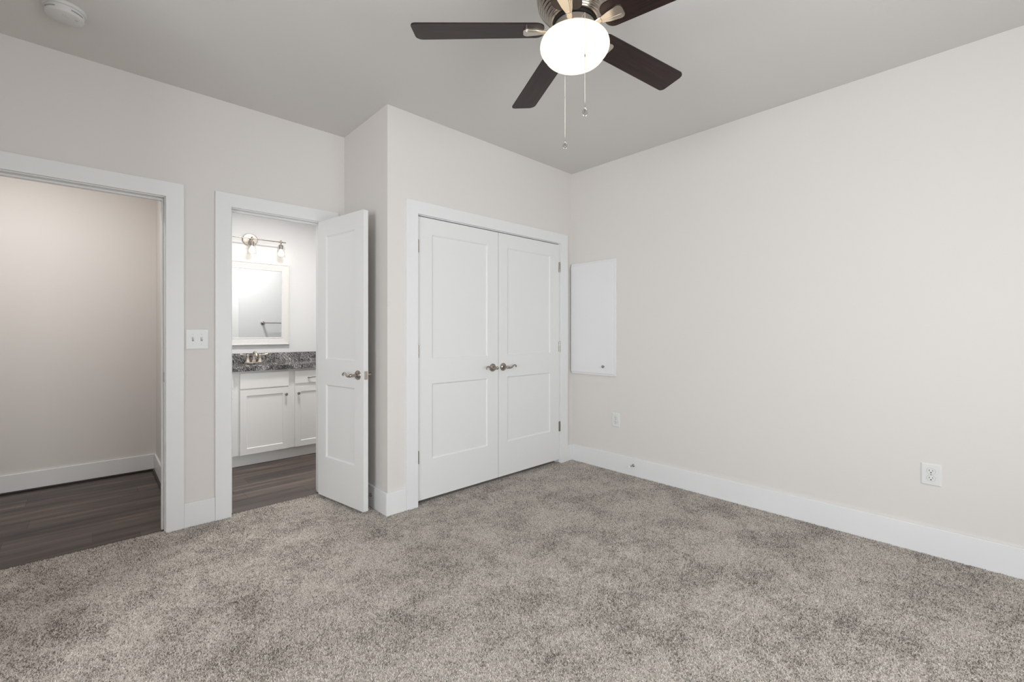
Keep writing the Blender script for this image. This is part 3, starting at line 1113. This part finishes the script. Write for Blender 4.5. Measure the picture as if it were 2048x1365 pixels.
def edge_pt(x, y):
    dx, dy = x - SX, y - SY
    t = min((CX1 - SX) / dx if dx > 1e-9 else 1e9, (CX0 - SX) / dx if dx < -1e-9 else 1e9,
            (CY1 - SY) / dy if dy > 1e-9 else 1e9, (CY0 - SY) / dy if dy < -1e-9 else 1e9)
    return (SX + dx * t, SY + dy * t)


angs = sorted(set([2 * PI * i / N for i in range(N)] + [math.atan2(cy - SY, cx - SX) % (2 * PI) for cx in (CX0, CX1) for cy in (CY0, CY1)]))
inn = [(SX + SA * math.cos(a), SY + SB * math.sin(a)) for a in angs]
outp = []
for a in angs:
    outp.append(edge_pt(SX + math.cos(a), SY + math.sin(a)))
rings = []
for pts_, zz in ((inn, CT0), (inn, CT1), (outp, CT1), (outp, CT0)):
    rings.append([bm.verts.new((x - CX0, y - CY0, zz - CT0)) for x, y in pts_])
n = len(angs)
for q in range(4):
    A_, B_ = rings[q], rings[(q + 1) % 4]
    for i in range(n):
        bm.faces.new((A_[i], A_[(i + 1) % n], B_[(i + 1) % n], B_[i]))
slab = obj('granite_slab', bm, M_GRANITE, top)
bm = B(); box(bm, 0, CX1 - CX0, CY1 - CY0 - 0.020, CY1 - CY0, CT1 - CT0, CT1 - CT0 + 0.097)
obj('backsplash', bm, M_GRANITE, top, bevel=0.001)
bm = B()
rg = []
for s_, zz in ((1.02, 0.0), (1.0, -0.02), (0.93, -0.07), (0.75, -0.12), (0.4, -0.145), (0.06, -0.15)):
    rg.append([bm.verts.new((SX - CX0 + SA * s_ * math.cos(2 * PI * i / N), SY - CY0 + SB * s_ * math.sin(2 * PI * i / N), zz)) for i in range(N)])
for A_, B_ in zip(rg, rg[1:]):
    for i in range(N):
        bm.faces.new((A_[i], A_[(i + 1) % N], B_[(i + 1) % N], B_[i]))
bm.faces.new(rg[-1])
o = obj('sink_bowl', bm, M_PORC, top, smooth='all'); o['label'] = 'white oval undermount sink bowl'

# faucet
fa = thing('faucet', (1.175, 5.035, CT1), 0, 'brushed nickel two-handle faucet behind the bathroom sink', 'faucet')
bm = B(); prism(bm, [(0.083 * math.cos(a) , 0.026 * math.sin(a)) for a in [2 * PI * i / 32 for i in range(32)]], 0, 0.009)
obj('faucet_base', bm, M_SATIN, fa, bevel=0.003)
for s in (-1, 1):
    bm = B()
    lathe(bm, [(0, 0.008), (0.026, 0.008), (0.025, 0.014), (0.019, 0.026), (0.014, 0.045), (0.0115, 0.058), (0.013, 0.061), (0.013, 0.065), (0.009, 0.069), (0.010, 0.075), (0.012, 0.081), (0.009, 0.088), (0, 0.090)], 24, Matrix.Translation((s * 0.054, 0, 0)))
    hd = obj('faucet_handle', bm, M_SATIN, fa, smooth=True)
    bm = B()
    pts = spline([(s * 0.056, -0.002, 0.080), (s * 0.078, -0.008, 0.082), (s * 0.104, -0.014, 0.087), (s * 0.126, -0.018, 0.091)], 4)
    rr = [0.005 + 0.004 * math.sin(PI * 0.85 * i / (len(pts) - 1)) for i in range(len(pts))]
    tube(bm, pts, rr, 12)
    obj('handle_lever', bm, M_SATIN, hd, smooth='all')
bm = B()
lathe(bm, [(0, 0.008), (0.024, 0.008), (0.022, 0.018), (0.016, 0.032), (0.0135, 0.05), (0, 0.05)], 24)
pts = spline([(0, 0, 0.03), (0, 0, 0.07), (0, -0.012, 0.098), (0, -0.042, 0.112), (0, -0.075, 0.104), (0, -0.095, 0.082), (0, -0.098, 0.070)], 6)
rr = [0.0150 - 0.004 * (i / (len(pts) - 1)) for i in range(len(pts))]
tube(bm, pts, rr, 16)
obj('spout', bm, M_SATIN, fa, smooth='all')

# mirror
mr = thing('bathroom_mirror', (0.850, YBF, 1.088), 0, 'rectangular mirror in embossed white frame above the vanity', 'mirror')
MW, MH, MF = 0.680, 0.850, 0.078
bm = B()


def frame_ring(bm, prof):
    rings = []
    for inset, y in prof:
        rings.append([bm.verts.new(p) for p in ((inset, -y, inset), (MW - inset, -y, inset), (MW - inset, -y, MH - inset), (inset, -y, MH - inset))])
    for a, b in zip(rings, rings[1:]):
        for k in range(4):
            bm.faces.new((a[k], a[(k + 1) % 4], b[(k + 1) % 4], b[k]))


frame_ring(bm, [(0.0, 0.0), (0.0, 0.026), (0.004, 0.030), (0.011, 0.030), (0.014, 0.026), (0.066, 0.020), (0.069, 0.023), (0.076, 0.022), (MF, 0.014)])
obj('mirror_frame', bm, M_FRAME, mr)
bm = B(); box(bm, MF - 0.006, MW - MF + 0.006, -0.0150, -0.010, MF - 0.006, MH - MF + 0.006)
mg = obj('mirror_glass', bm, M_MIRROR, mr)

# vanity light
vl = thing('vanity_light', (1.160, YBF, 2.160), 0, 'three-lamp nickel vanity light with clear glass shades above mirror', 'wall light')
bm = B()
prism(bm, [(0.064 * math.cos(a) * (1.08), 0.062 * math.sin(a)) for a in [2 * PI * i / 40 for i in range(40)]], 0, 0.022, TO_MINUS_Y)
obj('backplate', bm, M_NICKEL, vl, bevel=0.006, seg=3)
bm = B()
tube(bm, [(0, -0.02, 0), (0, -0.088, 0)], 0.008, 12)
tube(bm, [(-0.315, -0.088, 0), (0.315, -0.088, 0)], 0.0055, 12)
obj('crossbar', bm, M_NICKEL, vl, smooth=True)
for dx in (-0.268, 0.0, 0.268):
    bm = B()
    Ml = Matrix.Translation((dx, -0.088, 0))
    lathe(bm, [(0, 0.022), (0.004, 0.020), (0.005, 0.014), (0.010, 0.008), (0.011, -0.008), (0.006, -0.016), (0.005, -0.024), (0.014, -0.028), (0.022, -0.034), (0.022, -0.040),
               (0.016, -0.042), (0.016, -0.072), (0.012, -0.075), (0, -0.075)], 24, Ml)
    lh = obj('lamp_holder', bm, M_NICKEL, vl, smooth=True)
    bm = B()
    lathe(bm, [(0.021, -0.036), (0.030, -0.042), (0.034, -0.060), (0.038, -0.110), (0.042, -0.160), (0.0405, -0.160), (0.0365, -0.110), (0.0325, -0.060), (0.029, -0.044), (0.021, -0.038)], 32, Ml)
    obj('glass_shade', bm, M_GLASS, lh, smooth='all')
    bm = B()
    lathe(bm, [(0, -0.074), (0.010, -0.076), (0.014, -0.088), (0.024, -0.105), (0.028, -0.120), (0.024, -0.135), (0.012, -0.144), (0, -0.146)], 24, Ml)
    obj('bulb', bm, M_BULB, lh, smooth='all')
    point('vanity_lamp', (1.160 + dx, YBF - 0.088, 2.160 - 0.17), 0.10, (1.0, 0.80, 0.62), 0.03)

# towel bar on the doorway wall, seen in the mirror
tb = thing('towel_bar', (1.66, YL + T + 0.008, 1.345), PI, 'thin nickel towel bar reflected in the bathroom mirror', 'towel bar')
for x in (0.0, -0.45):
    bm = B(); lathe(bm, [(0, 0), (0.025, 0), (0.025, 0.006), (0.014, 0.012), (0.011, 0.060), (0.013, 0.066), (0, 0.068)], 24, Matrix.Translation((x, 0, 0)) @ TO_MINUS_Y)
    obj('post', bm, M_DARKMETAL, tb, smooth=True)
bm = B(); tube(bm, [(0, -0.055, 0), (-0.45, -0.055, 0)], 0.006, 12)
obj('bar', bm, M_DARKMETAL, tb, smooth=True)

# bathroom ceiling light and hall ceiling light (both out of the camera's view)
for nm, loc, lab, pw, colr, rad in (('bathroom_ceiling_light', (1.30, 4.06, H), 'flush white ceiling light in the bathroom', 25, (1.0, 0.97, 0.94), 0.14),
                               ('hall_ceiling_light', (-0.45, 4.05, H), 'flush white ceiling light in the hall', 15.5, (1.0, 0.985, 0.965), 0.14)):
    c = thing(nm, loc, 0, lab, 'ceiling light')
    bm = B(); lathe(bm, [(0, 0), (0.15, 0), (0.15, 0.015), (0.14, 0.02), (0, 0.02)], 40, DN)
    obj('light_base', bm, M_NICKEL, c, smooth=True)
    bm = B(); lathe(bm, [(0.138, 0.02), (0.130, 0.045), (0.10, 0.068), (0.05, 0.082), (0, 0.086)], 40, DN)
    obj('light_shade', bm, M_GLOBE, c, smooth='all')
    l = area(nm.replace('_ceiling_light', '_lamp'), (loc[0], loc[1], H - 0.10), (0, 0, 0), 0.28, 0.28, pw, colr)
    l.data.shape = 'DISK'
    if 'bath' in nm:
        l.data.spread = R(160)
